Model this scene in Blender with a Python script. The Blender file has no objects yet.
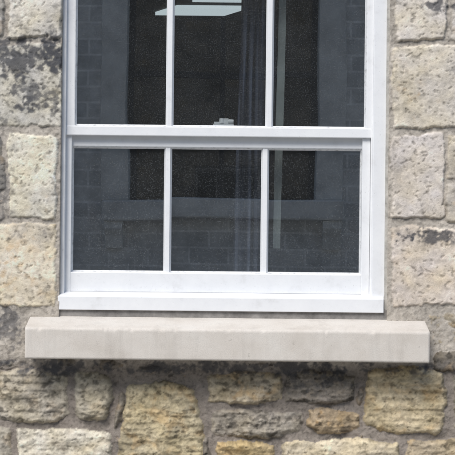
import bpy, bmesh, math, random
import numpy as np
from mathutils import Vector, Matrix
random.seed(7)
S=0.0035; D=5.0; Z0=1.5; C=227.5
K=1.15   # wall exposure used to turn seen colours into base colours
def lin(c):
    c=np.array(c,dtype=float)/255.0
    return np.where(c<=0.04045,c/12.92,((c+0.055)/1.055)**2.4)
def alb(c,k=None): return lin(c)/(k or K)
def P(px,py,y=0.0):
    f=S*(D+y)/D
    return ((px-C)*f, y, Z0+(C-py)*f)
scene=bpy.context.scene
def link(o,parent=None):
    scene.collection.objects.link(o)
    if parent: o.parent=parent
    return o
def empty(name):
    return link(bpy.data.objects.new(name,None))
# ---------------------------------------------------------------- noise
def h2(ix,iy,s):
    n=(ix*374761393+iy*668265263+s*974711+12345)&0xffffffff
    n=((n^(n>>13))*1274126177)&0xffffffff
    return ((n^(n>>16))&0xffff)/65535.0
def vn(x,y,s=0):
    fx=np.floor(x);fy=np.floor(y);ix=fx.astype(np.int64);iy=fy.astype(np.int64)
    tx=x-fx;ty=y-fy;tx=tx*tx*(3-2*tx);ty=ty*ty*(3-2*ty)
    a=h2(ix,iy,s);b=h2(ix+1,iy,s);c=h2(ix,iy+1,s);d=h2(ix+1,iy+1,s)
    return (a*(1-tx)+b*tx)*(1-ty)+(c*(1-tx)+d*tx)*ty
def fbm(x,y,s=0,o=4):
    r=0;a=.5;t=0
    for i in range(o):
        xr=x*0.8-y*0.6;yr=x*0.6+y*0.8
        r=r+a*vn(xr*2**i+i*17.3,yr*2**i-i*9.1,s+i*7);t+=a;a*=.5
    return r/t
def ss(a,b,x):
    t=np.clip((x-a)/(b-a),0,1);return t*t*(3-2*t)
# ---------------------------------------------------------------- materials
def newmat(name):
    m=bpy.data.materials.new(name);m.use_nodes=True
    nt=m.node_tree;return m,nt,nt.nodes['Principled BSDF']
def noise(nt,scale,detail=4,rough=.6,vec=None):
    n=nt.nodes.new('ShaderNodeTexNoise');n.inputs['Scale'].default_value=scale
    n.inputs['Detail'].default_value=detail;n.inputs['Roughness'].default_value=rough
    if vec is None:
        tc=nt.nodes.new('ShaderNodeTexCoord');vec=tc.outputs['Object']
    nt.links.new(vec,n.inputs['Vector']);return n
def ramp(nt,src,stops):
    r=nt.nodes.new('ShaderNodeValToRGB')
    while len(r.color_ramp.elements)<len(stops): r.color_ramp.elements.new(.5)
    for e,(p,c) in zip(r.color_ramp.elements,stops):
        e.position=p;e.color=(c,c,c,1) if not hasattr(c,'__len__') else (*c,1)
    nt.links.new(src,r.inputs[0]);return r
def mul(nt,a,b,fac=1.0,mode='MULTIPLY'):
    m=nt.nodes.new('ShaderNodeMix');m.data_type='RGBA';m.blend_type=mode
    m.inputs[0].default_value=fac
    for s,i in((a,6),(b,7)):
        if isinstance(s,bpy.types.NodeSocket): nt.links.new(s,m.inputs[i])
        else: m.inputs[i].default_value=(*s,1)
    return m
def bump(nt,b,src,strength,dist,prev=None):
    n=nt.nodes.new('ShaderNodeBump');n.inputs['Strength'].default_value=strength
    n.inputs['Distance'].default_value=dist;nt.links.new(src,n.inputs['Height'])
    if prev: nt.links.new(prev.outputs[0],n.inputs['Normal'])
    nt.links.new(n.outputs[0],b.inputs['Normal']);return n
def simple(name,col,rough=.7,var=.25,scale=8,bs=.3,bd=.004,bscale=None,metal=0):
    m,nt,b=newmat(name)
    n=noise(nt,scale);r=ramp(nt,n.outputs[0],[(.3,1-var),(.7,1.0)])
    mx=mul(nt,tuple(col),r.outputs[0]);nt.links.new(mx.outputs[2],b.inputs['Base Color'])
    b.inputs['Roughness'].default_value=rough;b.inputs['Metallic'].default_value=metal
    n2=noise(nt,bscale or scale*8,2);bump(nt,b,n2.outputs[0],bs,bd);return m
# stone wall
m_wall,nt,b=newmat('rubble_stone')
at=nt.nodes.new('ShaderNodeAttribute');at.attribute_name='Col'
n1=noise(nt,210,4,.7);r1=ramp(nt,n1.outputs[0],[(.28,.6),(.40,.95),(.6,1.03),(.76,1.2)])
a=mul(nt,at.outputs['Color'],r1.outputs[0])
nt.links.new(a.outputs[2],b.inputs['Base Color']);b.inputs['Roughness'].default_value=.92
b.inputs['Specular IOR Level'].default_value=.25
bump(nt,b,n1.outputs[0],.6,.003)
# sill stone
m_sill,nt,b=newmat('sill_stone')
n1=noise(nt,7,4,.6);r1=ramp(nt,n1.outputs[0],[(.3,tuple(alb((209,201,191)))),(.5,tuple(alb((220,213,204)))),(.75,tuple(alb((226,221,213))))])
n2=noise(nt,300,3,.7);r2=ramp(nt,n2.outputs[0],[(.3,.86),(.6,1.02)])
tc=nt.nodes.new('ShaderNodeTexCoord');mp=nt.nodes.new('ShaderNodeMapping');mp.inputs['Scale'].default_value=(30,30,3)
nt.links.new(tc.outputs['Object'],mp.inputs[0]);n3=noise(nt,1,4,.6,mp.outputs[0]);r3=ramp(nt,n3.outputs[0],[(.3,.84),(.5,1.0)])
a=mul(nt,r1.outputs[0],r2.outputs[0]);a=mul(nt,a.outputs[2],r3.outputs[0],.5)
n4=noise(nt,55,3,.75);r4=ramp(nt,n4.outputs[0],[(.27,.6),(.34,1.0)]);a=mul(nt,a.outputs[2],r4.outputs[0],.5)
nt.links.new(a.outputs[2],b.inputs['Base Color']);b.inputs['Roughness'].default_value=.85
bump(nt,b,n2.outputs[0],.35,.0015)
# white paint
m_paint,nt,b=newmat('white_paint')
n1=noise(nt,14,4,.7);r1=ramp(nt,n1.outputs[0],[(.25,(.66,.665,.67)),(.42,(.74,.75,.765)),(.7,(.78,.79,.80))])
n2=noise(nt,160,3,.7);r2=ramp(nt,n2.outputs[0],[(.25,.62),(.36,1.0)])
a=mul(nt,r1.outputs[0],r2.outputs[0],.7)
nt.links.new(a.outputs[2],b.inputs['Base Color']);b.inputs['Roughness'].default_value=.4
bump(nt,b,n2.outputs[0],.25,.001)
m_putty,nt,b=newmat('putty')
n1=noise(nt,60,4,.7);r1=ramp(nt,n1.outputs[0],[(.3,(.40,.40,.40)),(.46,(.68,.69,.70)),(.7,(.76,.77,.78))])
nt.links.new(r1.outputs[0],b.inputs['Base Color']);b.inputs['Roughness'].default_value=.5
m_seal=simple('dark_joint',(.30,.285,.27),.9,.5,30)  # dark grey filler for the gap under the timber sill
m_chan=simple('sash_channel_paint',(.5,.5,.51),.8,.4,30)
m_mastic=simple('mastic',(.56,.54,.50),.9,.45,40)
# glass
def glassmat(name,f0,dirt_haze):
    m=bpy.data.materials.new(name);m.use_nodes=True;nt=m.node_tree;nt.nodes.clear()
    out=nt.nodes.new('ShaderNodeOutputMaterial');tr=nt.nodes.new('ShaderNodeBsdfTransparent')
    tr.inputs[0].default_value=(.88,.91,.91,1)
    gl=nt.nodes.new('ShaderNodeBsdfGlossy');gl.inputs['Roughness'].default_value=.01;gl.inputs[0].default_value=(.95,.97,.98,1)
    lw=nt.nodes.new('ShaderNodeLayerWeight');lw.inputs[0].default_value=.5
    pw=nt.nodes.new('ShaderNodeMath');pw.operation='POWER';pw.inputs[1].default_value=5;nt.links.new(lw.outputs['Facing'],pw.inputs[0])
    ma=nt.nodes.new('ShaderNodeMath');ma.operation='MULTIPLY_ADD';ma.inputs[1].default_value=1-f0;ma.inputs[2].default_value=f0;nt.links.new(pw.outputs[0],ma.inputs[0])
    mx=nt.nodes.new('ShaderNodeMixShader');nt.links.new(ma.outputs[0],mx.inputs[0]);nt.links.new(tr.outputs[0],mx.inputs[1]);nt.links.new(gl.outputs[0],mx.inputs[2])
    nt.links.new(mx.outputs[0],out.inputs[0])
    if dirt_haze:
        n=noise(nt,2.2,1,.5);bp=nt.nodes.new('ShaderNodeBump');bp.inputs['Strength'].default_value=.12;bp.inputs['Distance'].default_value=.004
        nt.links.new(n.outputs[0],bp.inputs['Height']);nt.links.new(bp.outputs[0],gl.inputs['Normal'])
        df=nt.nodes.new('ShaderNodeBsdfDiffuse');df.inputs[0].default_value=(.42,.45,.47,1)  # even grey veil paints in reflected brightness; the speckles are water spots
        n2=noise(nt,260,1,.5);r=ramp(nt,n2.outputs[0],[(.55,dirt_haze*.8),(.72,dirt_haze*3.2)])
        n3=noise(nt,6,4,.6);r3=ramp(nt,n3.outputs[0],[(.3,.6),(.7,1.2)])
        mm=mul(nt,r.outputs[0],r3.outputs[0])
        m2=nt.nodes.new('ShaderNodeMixShader');nt.links.new(mm.outputs[2],m2.inputs[0]);nt.links.new(mx.outputs[0],m2.inputs[1]);nt.links.new(df.outputs[0],m2.inputs[2])
        nt.links.new(m2.outputs[0],out.inputs[0])
    return m
m_glass=glassmat('window_glass',.35,.04)
m_glass2=glassmat('far_glass',.05,.0)
# ---------------------------------------------------------------- mesh helpers
def box(name,x0,x1,y0,y1,z0,z1,mat,parent=None,bev=0.0,seg=2):
    me=bpy.data.meshes.new(name);bm=bmesh.new();bmesh.ops.create_cube(bm,size=1)
    for v in bm.verts:
        v.co=Vector(((x0+x1)/2+v.co.x*(x1-x0),(y0+y1)/2+v.co.y*(y1-y0),(z0+z1)/2+v.co.z*(z1-z0)))
    if bev>0: bmesh.ops.bevel(bm,geom=bm.edges[:],offset=bev,segments=seg,profile=.5,affect='EDGES')
    bm.to_mesh(me);bm.free();me.materials.append(mat)
    o=bpy.data.objects.new(name,me);link(o,parent);return o
def pbox(name,px0,px1,py0,py1,yf,yb,mat,parent=None,bev=.002):
    a=P(px0,py1,yf);c=P(px1,py0,yf)
    return box(name,a[0],c[0],yf,yb,a[2],c[2],mat,parent,bev)
def prism(name,prof,axis,a0,a1,mat,parent=None,bev=0):
    """prof: list of (u,y); axis 'z': u is x ; axis 'x': u is z"""
    me=bpy.data.meshes.new(name);bm=bmesh.new();r=[]
    for t in(a0,a1):
        r.append([bm.verts.new((u,y,t) if axis=='z' else (t,y,u)) for u,y in prof])
    n=len(prof)
    for i in range(n): bm.faces.new((r[0][i],r[0][(i+1)%n],r[1][(i+1)%n],r[1][i]))
    bm.faces.new(r[0][::-1]);bm.faces.new(r[1]);bmesh.ops.recalc_face_normals(bm,faces=bm.faces[:])
    if bev: bmesh.ops.bevel(bm,geom=bm.edges[:],offset=bev,segments=2,profile=.5,affect='EDGES')
    bm.to_mesh(me);bm.free();me.materials.append(mat)
    o=bpy.data.objects.new(name,me);link(o,parent);return o
def gridmesh(name,verts,faces,mat,parent=None,col=None,smooth=True):
    me=bpy.data.meshes.new(name);nv=len(verts);nf=len(faces)
    me.vertices.add(nv);me.vertices.foreach_set('co',verts.astype(np.float32).ravel())
    me.loops.add(nf*4);me.loops.foreach_set('vertex_index',faces.astype(np.int32).ravel())
    me.polygons.add(nf);me.polygons.foreach_set('loop_start',np.arange(0,nf*4,4,dtype=np.int32))
    try: me.polygons.foreach_set('loop_total',np.full(nf,4,dtype=np.int32))
    except Exception: pass
    me.update(calc_edges=True);me.validate()
    if smooth: me.polygons.foreach_set('use_smooth',np.ones(len(me.polygons),dtype=bool))
    if col is not None:
        ca=me.color_attributes.new('Col','FLOAT_COLOR','POINT')
        cc=np.ones((nv,4),dtype=np.float32);cc[:,:3]=col;ca.data.foreach_set('color',cc.ravel())
    me.materials.append(mat);o=bpy.data.objects.new(name,me);link(o,parent);return o
# ---------------------------------------------------------------- the stones (wall coordinates: 1 unit = 3.5 mm)
ST=[]
def st(poly,col,rough=.35,h=.006,och=.2,dark=.15):
    if len(poly)==4 and not hasattr(poly[0],'__len__'):
        x0,x1,y0,y1=poly;j=lambda:random.uniform(-2.2,2.2)
        poly=[(x0+j()-1,y0+j()-1),(x1+j()+1,y0+j()-1),(x1+j()+1,y1+j()+1),(x0+j()-1,y1+j()+1)]
    k=len(ST);rg=random.Random(k*7+1)
    xs_=[a for a,_ in poly];ys_=[b for _,b in poly]
    pl=[(rg.uniform(min(xs_),max(xs_)),rg.uniform(min(ys_),max(ys_)),rg.uniform(0,.007),rg.gauss(0,.00034),rg.gauss(0,.00034)) for _ in range(8)]
    ST.append(dict(p=poly,c=col,r=rough,h=h,o=och,d=dark,s=k*13+5,pl=pl))
# left of window
st((9,59,-58,41),(220,213,200),.22,och=.03,dark=.15)
st((-55,3,-58,36),(178,172,162),.3,dark=.4)
st((-34,60,46,130),(215,209,195),.3,och=.05,dark=.35)
st((8,58,137,220),(228,221,204),.22,och=.1,dark=.06)
st((-50,4,136,196),(150,146,140),.4)
st((-50,3,202,222),(175,168,160),.4)
st((-28,56,227,309),(225,213,191),.3,och=.2,dark=.06)
st((-60,-33,227,309),(180,170,150),.4)
st((-12,22,316,366),(136,133,129),.6,h=.002,dark=.55)
st((-58,-16,316,366),(165,155,140),.5)
# right of window
st((395,447,-58,38),(219,210,197),.22,och=.03,dark=.2)
st((452,508,-58,40),(195,188,178),.3)
st((392,468,44,127),(221,211,194),.28,och=.1,dark=.07)
st((473,508,44,127),(190,182,168),.3)
st((390,443,133,216),(221,211,199),.22,och=.05,dark=.05)
st((448,508,133,180),(202,193,180),.3)
st((448,508,185,220),(195,186,172),.3)
st((391,482,227,303),(230,217,202),.22,och=.1,dark=.07)
st((487,508,227,303),(190,180,165),.3)
st((433,478,309,342),(172,162,144),.6,och=.25,dark=.35)
st((436,470,347,366),(138,130,118),.6,dark=.45)
st((482,508,309,366),(170,160,140),.5)
# rubble below the sill
st([(-8,374),(30,370),(70,376),(72,418),(50,427),(-8,426)],(180,171,154),1.1,h=.014,och=.12,dark=.4)
st([(77,372),(111,376),(114,402),(106,424),(76,423)],(180,171,152),1.0,h=.012,och=.12,dark=.35)
st([(128,387),(168,381),(197,390),(208,430),(206,478),(118,478),(120,430)],(188,175,145),1.0,h=.016,och=.3,dark=.42)
st([(209,375),(240,370),(286,374),(284,399),(260,405),(210,404)],(184,171,147),1.1,h=.016,och=.25,dark=.4)
st([(288,372),(330,368),(358,373),(357,399),(330,405),(284,402)],(142,134,123),1.1,h=.014,och=.12,dark=.6)
st([(370,368),(405,363),(447,368),(450,402),(446,431),(400,435),(365,426)],(196,181,151),1.0,h=.020,och=.28,dark=.25)
st([(213,410),(260,408),(307,412),(305,431),(280,439),(213,437)],(164,156,144),1.2,h=.014,och=.1,dark=.45)
st([(311,409),(345,406),(363,412),(361,431),(322,435),(309,427)],(172,154,128),1.1,h=.014,och=.3,dark=.5)
st([(455,374),(500,372),(504,425),(456,428)],(162,155,140),1.0,h=.012,dark=.4)
st([(18,433),(70,431),(113,436),(113,463),(18,463)],(220,211,191),.8,h=.012,och=.1,dark=.2)
st([(-45,433),(12,431),(13,463),(-45,463)],(180,172,156),.8,h=.010,och=.2,dark=.3)
st([(-50,376),(-14,374),(-14,427),(-50,428)],(150,140,122),.9)
st([(218,443),(255,439),(278,445),(277,481),(216,481)],(200,178,136),1.0,h=.016,och=.35,dark=.3)
st([(283,443),(340,437),(403,441),(405,463),(350,469),(283,463)],(210,196,168),.9,h=.014,och=.22,dark=.22)
st([(409,440),(460,434),(480,442),(480,476),(408,476)],(182,167,142),1.0,h=.012,och=.3,dark=.4)
st([(115,410),(120,393),(127,394),(122,424),(114,437)],(150,142,130),.8,h=.004)
st((-45,60,468,498),(170,160,140),.9);st((66,116,468,498),(150,142,126),.9)
st((284,402,474,500),(150,140,126),.9)
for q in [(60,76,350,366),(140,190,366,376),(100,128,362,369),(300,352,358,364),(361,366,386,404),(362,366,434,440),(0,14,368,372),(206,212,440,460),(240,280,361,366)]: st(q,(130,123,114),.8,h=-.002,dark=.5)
st((14,432,-128,-64),(205,196,180),.3)
pal=[(205,196,180),(184,173,156),(158,151,140),(196,180,152),(214,204,188),(150,142,130)]
def fill(x0,x1,y0,y1,hr=(45,80),wr=(60,130)):
    y=y0
    while y<y1-10:
        h=min(random.uniform(*hr),y1-y);x=x0
        if y1-(y+h)<20:h=y1-y
        while x<x1-10:
            w=random.uniform(*wr)
            if x1-(x+w)<35:w=x1-x
            st((x+3,x+w-3,y+3,y+h-3),random.choice(pal),.6,h=random.uniform(.002,.012),och=.15,dark=random.uniform(.05,.4));x+=w
        y+=h
fill(-1500,-60,-1300,660);fill(512,1900,-1300,660)
fill(-60,512,-1300,-132);fill(-60,512,502,660)
fill(-60,12,-128,-62,(60,66));fill(436,512,-128,-62,(60,66))
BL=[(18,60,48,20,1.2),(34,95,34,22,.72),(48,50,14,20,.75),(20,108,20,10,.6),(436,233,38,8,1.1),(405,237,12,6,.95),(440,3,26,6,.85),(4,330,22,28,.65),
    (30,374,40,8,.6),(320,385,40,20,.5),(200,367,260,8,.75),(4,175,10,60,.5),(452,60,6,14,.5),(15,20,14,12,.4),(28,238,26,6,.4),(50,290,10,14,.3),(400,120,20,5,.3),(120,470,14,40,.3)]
OC=[(20,270,32,30,.55),(150,430,34,40,.4),(400,400,34,30,.35),(250,385,30,14,.5),(335,420,20,10,.7),(250,456,26,12,.5),(330,455,60,10,.3),(446,325,12,12,.5),(430,80,16,30,.2),(408,100,14,24,.3),(40,200,18,12,.25)]
def field(X,Y):
    WX=X+5*(fbm(X/28,Y/28,11,3)-.5)+2.8*(fbm(X/7,Y/7,12,4)-.5)*2
    WY=Y+5*(fbm(X/28,Y/28,21,3)-.5)+2.8*(fbm(X/7,Y/7,22,4)-.5)*2
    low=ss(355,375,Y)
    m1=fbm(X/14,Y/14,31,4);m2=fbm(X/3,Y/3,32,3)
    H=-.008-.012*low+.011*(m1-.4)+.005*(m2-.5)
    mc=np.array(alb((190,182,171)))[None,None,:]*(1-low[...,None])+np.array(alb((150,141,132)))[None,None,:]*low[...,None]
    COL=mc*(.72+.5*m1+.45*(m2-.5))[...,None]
    gr=ss(.62,.74,fbm(X/2.2,Y/2.2,35,2));COL=COL*(1-.3*gr[...,None])
    xs=X[0];ys=Y[:,0]
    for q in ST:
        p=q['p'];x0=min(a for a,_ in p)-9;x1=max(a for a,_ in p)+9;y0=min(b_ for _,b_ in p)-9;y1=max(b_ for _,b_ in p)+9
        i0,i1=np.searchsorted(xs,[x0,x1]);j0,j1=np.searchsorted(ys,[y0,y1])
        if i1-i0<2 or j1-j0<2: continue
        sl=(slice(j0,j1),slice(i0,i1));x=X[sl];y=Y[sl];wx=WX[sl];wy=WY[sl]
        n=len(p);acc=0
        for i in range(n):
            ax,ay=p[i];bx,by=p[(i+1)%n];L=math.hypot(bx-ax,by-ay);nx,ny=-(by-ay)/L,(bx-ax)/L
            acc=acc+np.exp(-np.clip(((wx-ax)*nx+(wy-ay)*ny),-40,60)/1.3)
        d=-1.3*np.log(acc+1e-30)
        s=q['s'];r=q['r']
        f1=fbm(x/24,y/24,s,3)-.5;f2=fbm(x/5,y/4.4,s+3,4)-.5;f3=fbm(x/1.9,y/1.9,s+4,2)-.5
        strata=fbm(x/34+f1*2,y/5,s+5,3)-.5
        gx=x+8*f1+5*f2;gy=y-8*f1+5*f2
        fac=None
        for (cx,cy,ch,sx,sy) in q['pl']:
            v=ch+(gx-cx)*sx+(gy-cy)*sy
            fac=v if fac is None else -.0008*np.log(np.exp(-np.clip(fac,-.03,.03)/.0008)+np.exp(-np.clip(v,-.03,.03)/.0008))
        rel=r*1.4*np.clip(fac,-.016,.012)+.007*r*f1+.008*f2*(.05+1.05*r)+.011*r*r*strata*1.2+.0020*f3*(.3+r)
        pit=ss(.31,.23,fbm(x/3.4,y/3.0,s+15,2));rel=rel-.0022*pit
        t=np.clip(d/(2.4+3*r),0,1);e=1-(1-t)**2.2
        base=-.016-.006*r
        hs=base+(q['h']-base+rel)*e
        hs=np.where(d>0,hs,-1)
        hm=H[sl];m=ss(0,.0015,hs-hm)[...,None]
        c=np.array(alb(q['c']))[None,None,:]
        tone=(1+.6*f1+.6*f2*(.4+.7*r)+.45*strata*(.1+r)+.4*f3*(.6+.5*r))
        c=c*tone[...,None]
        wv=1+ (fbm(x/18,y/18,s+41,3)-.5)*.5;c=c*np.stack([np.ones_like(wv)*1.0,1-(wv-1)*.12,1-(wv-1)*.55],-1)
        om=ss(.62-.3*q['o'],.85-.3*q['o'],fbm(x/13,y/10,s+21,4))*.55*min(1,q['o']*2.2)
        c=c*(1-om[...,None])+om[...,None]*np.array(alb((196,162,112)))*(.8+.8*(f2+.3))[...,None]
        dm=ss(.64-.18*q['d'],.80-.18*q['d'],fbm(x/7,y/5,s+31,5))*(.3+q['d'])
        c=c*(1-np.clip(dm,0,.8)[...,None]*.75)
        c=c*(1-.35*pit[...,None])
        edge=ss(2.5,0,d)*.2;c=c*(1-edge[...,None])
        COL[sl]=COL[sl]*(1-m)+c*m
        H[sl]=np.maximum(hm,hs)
    sn=fbm(X/9,Y/9,77,5);sn2=fbm(X/3,Y/3,78,3)
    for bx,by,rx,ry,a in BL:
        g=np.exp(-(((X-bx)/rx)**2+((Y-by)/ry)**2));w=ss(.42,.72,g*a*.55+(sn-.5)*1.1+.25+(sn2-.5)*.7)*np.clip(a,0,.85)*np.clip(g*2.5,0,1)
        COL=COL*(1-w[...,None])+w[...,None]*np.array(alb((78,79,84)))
    for bx,by,rx,ry,a in OC:
        g=np.exp(-(((X-bx)/rx)**2+((Y-by)/ry)**2));w=ss(.42,.8,g*a*.5+(sn2-.5)*.5+(1-sn-.5)*1.1+.2)*np.clip(g*2.5,0,1)*a*.7
        COL=COL*(1-w[...,None])+w[...,None]*np.array(alb((204,164,106)))
    return H,np.clip(COL,.008,.72)
HX0,HX1,HY1=59.5,388.5,321.0;HY0=-60.0
def wallpiece(name,xs,ys,hole,parent):
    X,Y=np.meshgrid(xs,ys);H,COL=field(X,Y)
    ny,nx=X.shape
    V=np.stack([(X-C)*S,-H,Z0+(C-Y)*S],-1).reshape(-1,3);CC=COL.reshape(-1,3)
    idx=np.arange(ny*nx).reshape(ny,nx)
    F=np.stack([idx[1:,:-1],idx[1:,1:],idx[:-1,1:],idx[:-1,:-1]],-1)
    cx=(X[1:,1:]+X[:-1,:-1])/2;cy=(Y[1:,1:]+Y[:-1,:-1])/2
    keep=~((cx>hole[0])&(cx<hole[1])&(cy>hole[2])&(cy<hole[3]))
    faces=[F[keep]]
    if hole[4]:
        i0=np.searchsorted(xs,hole[0]);i1=np.searchsorted(xs,hole[1])
        j0=np.searchsorted(ys,hole[2]);j1=np.searchsorted(ys,hole[3])
        i0=i0-1 if cx[0,i0-1]>hole[0] else i0
        i1=i1-1 if cx[0,i1-1]>hole[1] else i1
        lines=[idx[j0:j1,i0],idx[j0:j1,i1][::-1]]
        extra=[];base=len(V);ec=[]
        for li in lines:
            prev=li
            for yy in(.03,.09,.16):
                v=V[li].copy();v[:,1]=yy;ids=np.arange(base,base+len(v));base+=len(v);extra.append(v);ec.append(CC[li])
                faces.append(np.stack([prev[:-1],prev[1:],ids[1:],ids[:-1]],-1));prev=ids
        V=np.concatenate([V]+extra);CC=np.concatenate([CC]+ec)
    return gridmesh(name,V,np.concatenate(faces),m_wall,parent,CC)
wall=empty('stone_wall')
st_=0.9
xs=np.arange(-60,512+.01,st_);ys=np.arange(-132,502,st_)
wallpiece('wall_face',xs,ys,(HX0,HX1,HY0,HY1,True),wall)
xe,ye=xs[-1],ys[-1]
xc=np.unique(np.concatenate([np.arange(-1500,-60,12),[-60],np.linspace(-60,xe,60),np.arange(xe+12,1900,12)]))
yc=np.unique(np.concatenate([np.arange(-1300,-132,12),[-132],np.linspace(-132,ye,60),np.arange(ye+7,656,7)]))
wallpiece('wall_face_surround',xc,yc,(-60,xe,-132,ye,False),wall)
# ---------------------------------------------------------------- stone sill
sill=empty('window_sill')
yf=-.12
zb=P(0,312.8,.08)[2];zt=P(0,330.0,yf)[2];zl=P(0,361,yf)[2];xl=P(26,0,yf)[0];xr=P(431,0,yf)[0]
prof=[(.16,zb+.004),(.08,zb),(yf+.008,zt+.002),(yf+.002,zt-.001),(yf,zt-.006),(yf,zl+.004),(yf+.004,zl),(.02,zl+.004),(.02,zl+.03)]
pts=[]
for (a0,b0),(a1,b1) in zip(prof[:-1],prof[1:]):
    n=max(1,int(math.hypot(a1-a0,b1-b0)/.004))
    for i in range(n): pts.append((a0+(a1-a0)*i/n,b0+(b1-b0)*i/n))
pts.append(prof[-1]);pts=np.array(pts)
nx=340;X=np.linspace(xl,xr,nx)
u=np.cumsum(np.r_[0,np.hypot(*(np.diff(pts,axis=0).T))])
XX,UU=np.meshgrid(X,u)
dn=(fbm(XX/.05,UU/.05,5,4)-.5)*.002+(fbm(XX/.012,UU/.012,6,3)-.5)*.001
ut=u[np.argmin(np.abs(pts[:,0]-(yf+.002))+np.abs(pts[:,1]-zt))]
arris=np.exp(-((UU-ut)/.007)**2)
chip=ss(.6,.75,fbm(XX/.03,UU*0,9,3))*.004*arris
PY=np.repeat(pts[:,0][:,None],nx,1)+chip+np.abs(dn)*.6;PZ=np.repeat(pts[:,1][:,None],nx,1)+dn*.5-chip*.6
endr=np.minimum(XX-xl,xr-XX);er=np.clip(1-endr/.005,0,1)**2*.004;PY=PY+er
bow=(fbm(XX/.4,XX*0,3,2)-.5)*.003;PZ=PZ+bow
V=np.stack([XX,PY,PZ],-1).reshape(-1,3);idx=np.arange(V.shape[0]).reshape(XX.shape)
F=np.stack([idx[:-1,:-1],idx[1:,:-1],idx[1:,1:],idx[:-1,1:]],-1).reshape(-1,4)
gridmesh('sill_block',V,F,m_sill,sill)
for nm,col in(('sill_end_l',0),('sill_end_r',-1)):
    ed=V.reshape(XX.shape+(3,))[:,col];ctr=ed.copy();ctr[:,1]=.05;ctr[:,2]=np.clip(ctr[:,2],zl+.005,zt)
    W=np.concatenate([ed,ctr]);n=len(ed);f=np.array([[i,i+1,n+i+1,n+i] for i in range(n-1)])
    gridmesh(nm,W,f,m_sill,sill,smooth=False)
# ---------------------------------------------------------------- sash window
win=empty('sash_window')
def B(name,a,b_,c,d,yf,yb,bev=.002,mat=None): return pbox(name,a,b_,c,d,yf,yb,mat or m_paint,win,bev)
TOP=-40
B('frame_left',60,64.5,TOP-14,312,.030,.17,.002)
B('frame_right',372,385.5,TOP-14,312,.030,.17,.003)
B('mastic_left',55,60.8,TOP-14,313,.018,.16,.001,m_mastic)
B('mastic_right',385,392,TOP-14,313,.018,.16,.001,m_mastic)
B('frame_right_bead',370.2,373.2,TOP,296,.044,.06,.0015)
B('frame_head',64,373,TOP-14,TOP-4,.031,.17,.003)
ya=.006
prism('frame_sill',[(P(0,311.3,ya)[2],ya),(P(0,298,ya)[2],ya),(P(0,296.5,ya)[2],ya+.004),(P(0,293,.06)[2],.06),(P(0,293,.06)[2],.19),(P(0,311.3,ya)[2],.19)],'x',P(58.5,0,ya)[0],P(384.5,0,ya)[0],m_paint,win,.0015)
B('sill_joint',57,389,308,319,.016,.1,0,m_seal)
# upper sash (outer)
yu=.048;yub=.074;gu=.064
B('upper_stile_left',63,73.3,TOP-4,136.8,yu,yub)
B('upper_stile_right',365.2,371,TOP-4,136.8,yu,yub)
B('upper_meeting_rail',61.5,372,127.2,136.6,yu-.002,yub+.001,.0025)
B('upper_top_rail',73,365.5,TOP-4,TOP+4,yu+.001,yub)
# lower sash (inner)
yl=.076;ylb=.118;gl_=.094
B('lower_stile_left',63.5,71,134,294,yl-.018,ylb)
B('lower_stile_right',361.6,369.6,136.7,294,yl-.018,ylb)
B('lower_meeting_rail',70,362.5,130,147.6,yl-.001,ylb+.001,.0025)
B('lower_bottom_rail',70.8,361.8,273.5,293,yl-.017,ylb,.0025)
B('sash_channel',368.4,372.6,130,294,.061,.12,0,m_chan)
def putty(x0,x1,y0,y1,yfr,yg,w,nm):
    def Xp(px):return P(px,0,yfr)[0]
    def Zp(py):return P(0,py,yfr)[2]
    ww=w*S
    prism(nm+'_putty_l',[(Xp(x0)-.001,yfr+.001),(Xp(x0)+.0012,yfr+.001),(Xp(x0)+ww,yg),(Xp(x0)-.001,yg)],'z',Zp(y1),Zp(y0),m_putty,win)
    prism(nm+'_putty_r',[(Xp(x1)+.001,yfr+.001),(Xp(x1)-.0012,yfr+.001),(Xp(x1)-ww,yg),(Xp(x1)+.001,yg)],'z',Zp(y1),Zp(y0),m_putty,win)
    prism(nm+'_putty_b',[(Zp(y1)-.001,yfr+.0015),(Zp(y1)+.0012,yfr+.0015),(Zp(y1)+ww,yg),(Zp(y1)-.001,yg)],'x',Xp(x0),Xp(x1),m_putty,win)
    prism(nm+'_putty_t',[(Zp(y0)+.001,yfr+.0015),(Zp(y0)-.0012,yfr+.0015),(Zp(y0)-ww,yg),(Zp(y0)+.001,yg)],'x',Xp(x0),Xp(x1),m_putty,win)
def muntin(c,y0,y1,yfr,yg,yb,w,nm):
    X0=P(c,0,yfr)[0];a=w*S/2
    prism(nm,[(X0-a*.55,yfr),(X0+a*.55,yfr),(X0+a,yg),(X0+a,yg+.003),(X0+a*.6,yb),(X0-a*.6,yb),(X0-a,yg+.003),(X0-a,yg)],'z',P(0,y1,yfr)[2],P(0,y0,yfr)[2],m_paint,win,.0008)
for i,(c) in enumerate((168.3,268.2)): muntin(c,TOP+3,128,yu+.003,gu,yub,8,'upper_glazing_bar_%d'%(i+1))
for i,(c) in enumerate((167.3,264.6)): muntin(c,146.5,274.5,yl+.003,gl_,ylb,8,'lower_glazing_bar_%d'%(i+1))
putty(73.3,365.2,TOP+4,127.2,yu,gu,2.0,'upper');putty(71,361.6,147.6,273.5,yl,gl_,2.0,'lower')
rg=random.Random(3)
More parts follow.
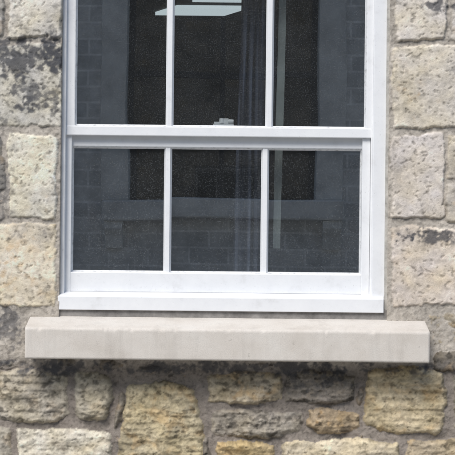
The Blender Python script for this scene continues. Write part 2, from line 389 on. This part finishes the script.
def pane(nm,x0,x1,y0,y1,y):
    a=P(x0,y1,y);c=P(x1,y0,y)
    me=bpy.data.meshes.new(nm);cx=(a[0]+c[0])/2;cz=(a[2]+c[2])/2;w=(c[0]-a[0])/2;h=(c[2]-a[2])/2
    tx,tz=rg.uniform(-.0012,.0012),rg.uniform(-.0012,.0012)
    vs=[(cx+sx*w,y+sx*w*tx+sz*h*tz,cz+sz*h) for sx,sz in((-1,-1),(1,-1),(1,1),(-1,1))]
    me.from_pydata(vs,[],[(0,1,2,3)]);me.materials.append(m_glass);link(bpy.data.objects.new(nm,me),win)
for i,(a,c) in enumerate(((72,168.3),(168.3,268.2),(268.2,366.5))): pane('upper_pane_%d'%(i+1),a,c,TOP+2,128.5,gu+.001)
for i,(a,c) in enumerate(((70,167.3),(167.3,264.6),(264.6,363))): pane('lower_pane_%d'%(i+1),a,c,146,275,gl_+.001)
# sash fastener on the meeting rail
m_metal=simple('fastener_metal',(.78,.80,.82),.4,.2,60)
def cyl(name,loc,r,h,mat,parent,axis='z',seg=20):
    me=bpy.data.meshes.new(name);bm=bmesh.new();bmesh.ops.create_cone(bm,cap_ends=True,segments=seg,radius1=r,radius2=r*.85,depth=h)
    if axis=='x': bmesh.ops.rotate(bm,verts=bm.verts,matrix=Matrix.Rotation(math.pi/2,3,'Y'))
    bmesh.ops.translate(bm,verts=bm.verts,vec=loc);bm.to_mesh(me);bm.free();me.materials.append(mat)
    return link(bpy.data.objects.new(name,me),parent)
yk=.088;zr=P(0,125.0,yk)[2];xk=P(222,0,yk)[0]
box('fastener_plate',xk-.036,xk+.038,yk-.010,yk+.014,P(0,131,yk)[2],zr+.003,m_metal,win,.0015)
box('fastener_arm',xk-.032,xk+.012,yk-.006,yk+.006,zr+.003,zr+.011,m_metal,win,.002)
cyl('fastener_pivot',(xk-.004,yk,zr+.014),.011,.018,m_metal,win)
cyl('fastener_knob',(xk+.027,yk-.002,zr+.012),.009,.020,m_metal,win,'x')
box('fastener_catch',xk+.004,xk+.020,yk-.008,yk+.004,zr+.002,zr+.023,m_metal,win,.002)
# ---------------------------------------------------------------- interior
room=empty('interior_room')
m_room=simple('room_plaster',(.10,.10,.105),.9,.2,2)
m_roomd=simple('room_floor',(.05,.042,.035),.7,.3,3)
zc=2.78
x0w,x1w=P(58,0,.1)[0],P(388,0,.1)[0];zbw=P(0,312,.1)[2];ztw=P(0,-52,.1)[2]
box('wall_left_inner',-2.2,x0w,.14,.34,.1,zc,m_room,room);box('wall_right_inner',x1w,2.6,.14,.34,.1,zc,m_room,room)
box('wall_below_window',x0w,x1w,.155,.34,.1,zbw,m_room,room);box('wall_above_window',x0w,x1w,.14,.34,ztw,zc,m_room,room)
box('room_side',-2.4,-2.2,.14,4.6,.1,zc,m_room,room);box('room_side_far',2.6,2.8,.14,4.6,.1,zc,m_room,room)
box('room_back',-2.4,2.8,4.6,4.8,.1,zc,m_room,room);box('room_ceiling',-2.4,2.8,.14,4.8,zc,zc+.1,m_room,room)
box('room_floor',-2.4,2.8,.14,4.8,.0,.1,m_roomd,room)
m_lamp=bpy.data.materials.new('lamp_diffuser');m_lamp.use_nodes=True;nt=m_lamp.node_tree;bs=nt.nodes['Principled BSDF']
bs.inputs['Base Color'].default_value=(.6,.7,.7,1);bs.inputs['Emission Color'].default_value=(.82,.95,1,1);bs.inputs['Emission Strength'].default_value=.85
def ceil_lamp(pxa,pxb,pya,pyb,sk):
    e=empty('ceiling_light')
    dz=zc-.02-Z0
    ya_=dz*D/(S*(C-pya))-D;yb_=dz*D/(S*(C-pyb))-D
    fx=lambda px,y:(px-C)*S*(D+y)/D
    vs=[(fx(pxa,yb_),yb_,zc-.02),(fx(pxb-sk,yb_),yb_,zc-.02),(fx(pxb,ya_),ya_,zc-.02),(fx(pxa+sk,ya_),ya_,zc-.02)]
    me=bpy.data.meshes.new('diffuser');v2=vs+[(a,b_,zc) for a,b_,_ in vs]
    me.from_pydata(v2,[],[(3,2,1,0)]+[(i,(i+1)%4,4+(i+1)%4,4+i) for i in range(4)]);me.materials.append(m_lamp);link(bpy.data.objects.new('diffuser',me),e)
ceil_lamp(153,244,9,16,22);ceil_lamp(190,268,-4,2.5,14)
# curtain
m_cur,nt,b=newmat('curtain_cloth')
tc=nt.nodes.new('ShaderNodeTexCoord');wv=nt.nodes.new('ShaderNodeTexWave');wv.inputs['Scale'].default_value=14;wv.inputs['Distortion'].default_value=1.0
nt.links.new(tc.outputs['Object'],wv.inputs[0]);rr=ramp(nt,wv.outputs[0],[(.3,(.02,.025,.045)),(.7,(.075,.09,.135))]);nt.links.new(rr.outputs[0],b.inputs['Base Color']);b.inputs['Roughness'].default_value=.95
m_lin=simple('curtain_lining',(.34,.38,.37),.9,.3,10)
cur=empty('curtain')
def drape(nm,pa,pb,py0,py1,y,mat,amp,freq,lean=0,sw=.004):
    n=70;m=24;V=[];F=[]
    for j in range(m+1):
        v=j/m
        for i in range(n+1):
            uu=i/n;px=pa+(pb-pa)*uu+lean*(1-v);yy=y+amp*math.sin(uu*freq+.8*math.sin(v*3))*(0.6+.4*v)
            p=P(px,py0+(py1-py0)*v,y);V.append((p[0]+sw*math.sin(v*7+uu*5),yy,p[2]))
    for j in range(m):
        for i in range(n):
            k=j*(n+1)+i;F.append((k,k+1,k+n+2,k+n+1))
    gridmesh(nm,np.array(V),np.array(F),mat,cur)
drape('folds',233,269,-42,308,.22,m_cur,.018,26,6)
drape('lining_edge',273,280.5,-42,248,.20,m_lin,.005,3,4,.001)
# ---------------------------------------------------------------- house opposite (seen reflected in the panes)
opp=empty('stone_house')
YO=-9.0;VD=5.0+.16-YO
so=S*VD/D
ox=lambda px:(px-C)*so
oz=lambda py:Z0+(C-py)*so
m_ash,nt,b=newmat('coursed_ashlar')
tc=nt.nodes.new('ShaderNodeTexCoord');sp=nt.nodes.new('ShaderNodeSeparateXYZ');cb=nt.nodes.new('ShaderNodeCombineXYZ')
nt.links.new(tc.outputs['Object'],sp.inputs[0]);nt.links.new(sp.outputs[0],cb.inputs[0]);nt.links.new(sp.outputs[2],cb.inputs[1])
bk=nt.nodes.new('ShaderNodeTexBrick');bk.inputs['Scale'].default_value=1;bk.inputs['Brick Width'].default_value=.40;bk.inputs['Row Height'].default_value=.16;bk.inputs['Mortar Size'].default_value=.010
bk.inputs['Color1'].default_value=(.52,.53,.53,1);bk.inputs['Color2'].default_value=(.66,.66,.65,1);bk.inputs['Mortar'].default_value=(.78,.78,.77,1)
nt.links.new(cb.outputs[0],bk.inputs[0]);nn=noise(nt,5,4,.7);r=ramp(nt,nn.outputs[0],[(.3,.65),(.7,1.15)]);a=mul(nt,bk.outputs[0],r.outputs[0]);nt.links.new(a.outputs[2],b.inputs['Base Color']);b.inputs['Roughness'].default_value=.9
m_dress=simple('dressed_stone',(.76,.76,.74),.85,.35,4)
m_dark=simple('dark_paint_and_room_shade',(.02,.022,.025),.5,.2,5)
m_slate=simple('roof_slate',(.08,.085,.095),.7,.4,4)
wx0,wx1,wz0,wz1=ox(125),ox(318),oz(197),4.15
def O(nm,*a,mat=m_ash,bev=0): return box(nm,*a,mat,opp,bev)
H1=5.6
O('wall_left',-8,wx0-.26,YO-.4,YO,0,H1);O('wall_right',wx1+.26,8,YO-.4,YO,0,H1)
O('wall_below',wx0-.26,wx1+.26,YO-.4,YO-.003,0,wz0-.02);O('wall_above',wx0-.26,wx1+.26,YO-.4,YO-.003,wz1+.3,H1)
O('jamb_left',wx0-.26,wx0,YO-.38,YO+.015,wz0-.02,wz1,mat=m_dress,bev=.01);O('jamb_right',wx1,wx1+.26,YO-.38,YO+.015,wz0-.02,wz1,mat=m_dress,bev=.01)
O('lintel',wx0-.26,wx1+.26,YO-.38,YO+.02,wz1,wz1+.3,mat=m_dress,bev=.01)
O('sill',ox(101),ox(345),YO-.35,YO+.16,oz(220),oz(199),mat=m_dress,bev=.02)
for nm,a,c in(('bracket_left',103,121),('bracket_right',325,343)):
    prism(nm,[(oz(249),YO-.01),(oz(249),YO+.04),(oz(236),YO+.08),(oz(228),YO+.13),(oz(220.2),YO+.13),(oz(220.2),YO-.01)],'x',ox(a),ox(c),m_dress,opp,.006)
O('window_back',wx0,wx1,YO-.9,YO-.85,wz0-.3,wz1+.1,mat=m_dark)  # near-black sheet paints in the darkness of the unlit room behind
for nm,a,c in(('sash_bar_l',wx0,wx0+.06),('sash_bar_r',wx1-.06,wx1),('sash_bar_m',-.10,-.05)): O(nm,a,c,YO-.3,YO-.24,wz0,wz1,mat=m_dark)
O('sash_rail',wx0,wx1,YO-.3,YO-.241,3.0,3.06,mat=m_dark)
me=bpy.data.meshes.new('window_glass');me.from_pydata([(wx0,YO-.27,wz0),(wx1,YO-.27,wz0),(wx1,YO-.27,wz1),(wx0,YO-.27,wz1)],[],[(0,1,2,3)]);me.materials.append(m_glass2);link(bpy.data.objects.new('window_glass',me),opp)
for nm,a in(('house_side_l',-8.0),('house_side_r',7.7)): O(nm,a,a+.3,YO-6,YO-.4,0,H1)
O('house_back',-8,8,YO-6.3,YO-6,0,H1)
prism('roof',[(H1,YO+.3),(H1+.1,YO+.3),(H1+1.8,YO-3),(H1+.1,YO-6.5),(H1,YO-6.5)],'x',-8.2,8.2,m_slate,opp)
prism('wall_coping',[(Z0+(C+1300)*S,-.12),(Z0+(C+1300)*S+.12,-.12),(Z0+(C+1300)*S+.16,.3),(Z0+(C+1300)*S,.3)],'x',(-1500-C)*S,(1900-C)*S,m_slate,wall)
# ---------------------------------------------------------------- street
def sheet(nm,x0,x1,y0,y1,z,mat):
    me=bpy.data.meshes.new(nm);me.from_pydata([(x0,y0,z),(x1,y0,z),(x1,y1,z),(x0,y1,z)],[],[(0,1,2,3)]);me.materials.append(mat);return link(bpy.data.objects.new(nm,me))
m_gr=simple('ground_mat',(.10,.11,.06),.95,.4,.3);m_as=simple('asphalt',(.11,.11,.112),.9,.3,6);m_pv=simple('paving',(.42,.41,.39),.9,.3,3)
sheet('ground',-400,400,-400,400,-.13,m_gr);sheet('road',-60,60,-6.4,-2.6,-.12,m_as)
box('pavement',-60,60,-2.6,.0,-.13,0,m_pv,None,.01);box('pavement.001',-60,60,YO,-6.4,-.13,.001,m_pv,None,.01)
# ---------------------------------------------------------------- light
w=bpy.data.worlds.new('World');scene.world=w;w.use_nodes=True;nt=w.node_tree
sky=nt.nodes.new('ShaderNodeTexSky');sky.sky_type='NISHITA';sky.sun_disc=False
EL=math.radians(48);AZ=math.radians(205)
sky.sun_elevation=EL;sky.sun_rotation=AZ
nt.links.new(sky.outputs[0],nt.nodes['Background'].inputs[0]);nt.nodes['Background'].inputs[1].default_value=.15
sd=Vector((math.sin(AZ)*math.cos(EL),math.cos(AZ)*math.cos(EL),math.sin(EL)))
L=bpy.data.lights.new('sun','SUN');L.energy=3.5;L.angle=math.radians(28);L.color=(1,.965,.91)
lo=bpy.data.objects.new('sun',L);lo.rotation_euler=sd.to_track_quat('Z','Y').to_euler();link(lo)
# ---------------------------------------------------------------- camera
cam=bpy.data.cameras.new('camera');cam.lens=36*D/(455*S);cam.sensor_width=36;cam.clip_end=1500
co=bpy.data.objects.new('camera',cam);co.location=(0,-D,Z0);co.rotation_euler=(math.radians(90),math.radians(-.6),0);link(co)
scene.camera=co
scene.view_settings.view_transform='Standard';scene.view_settings.look='None';scene.view_settings.exposure=0
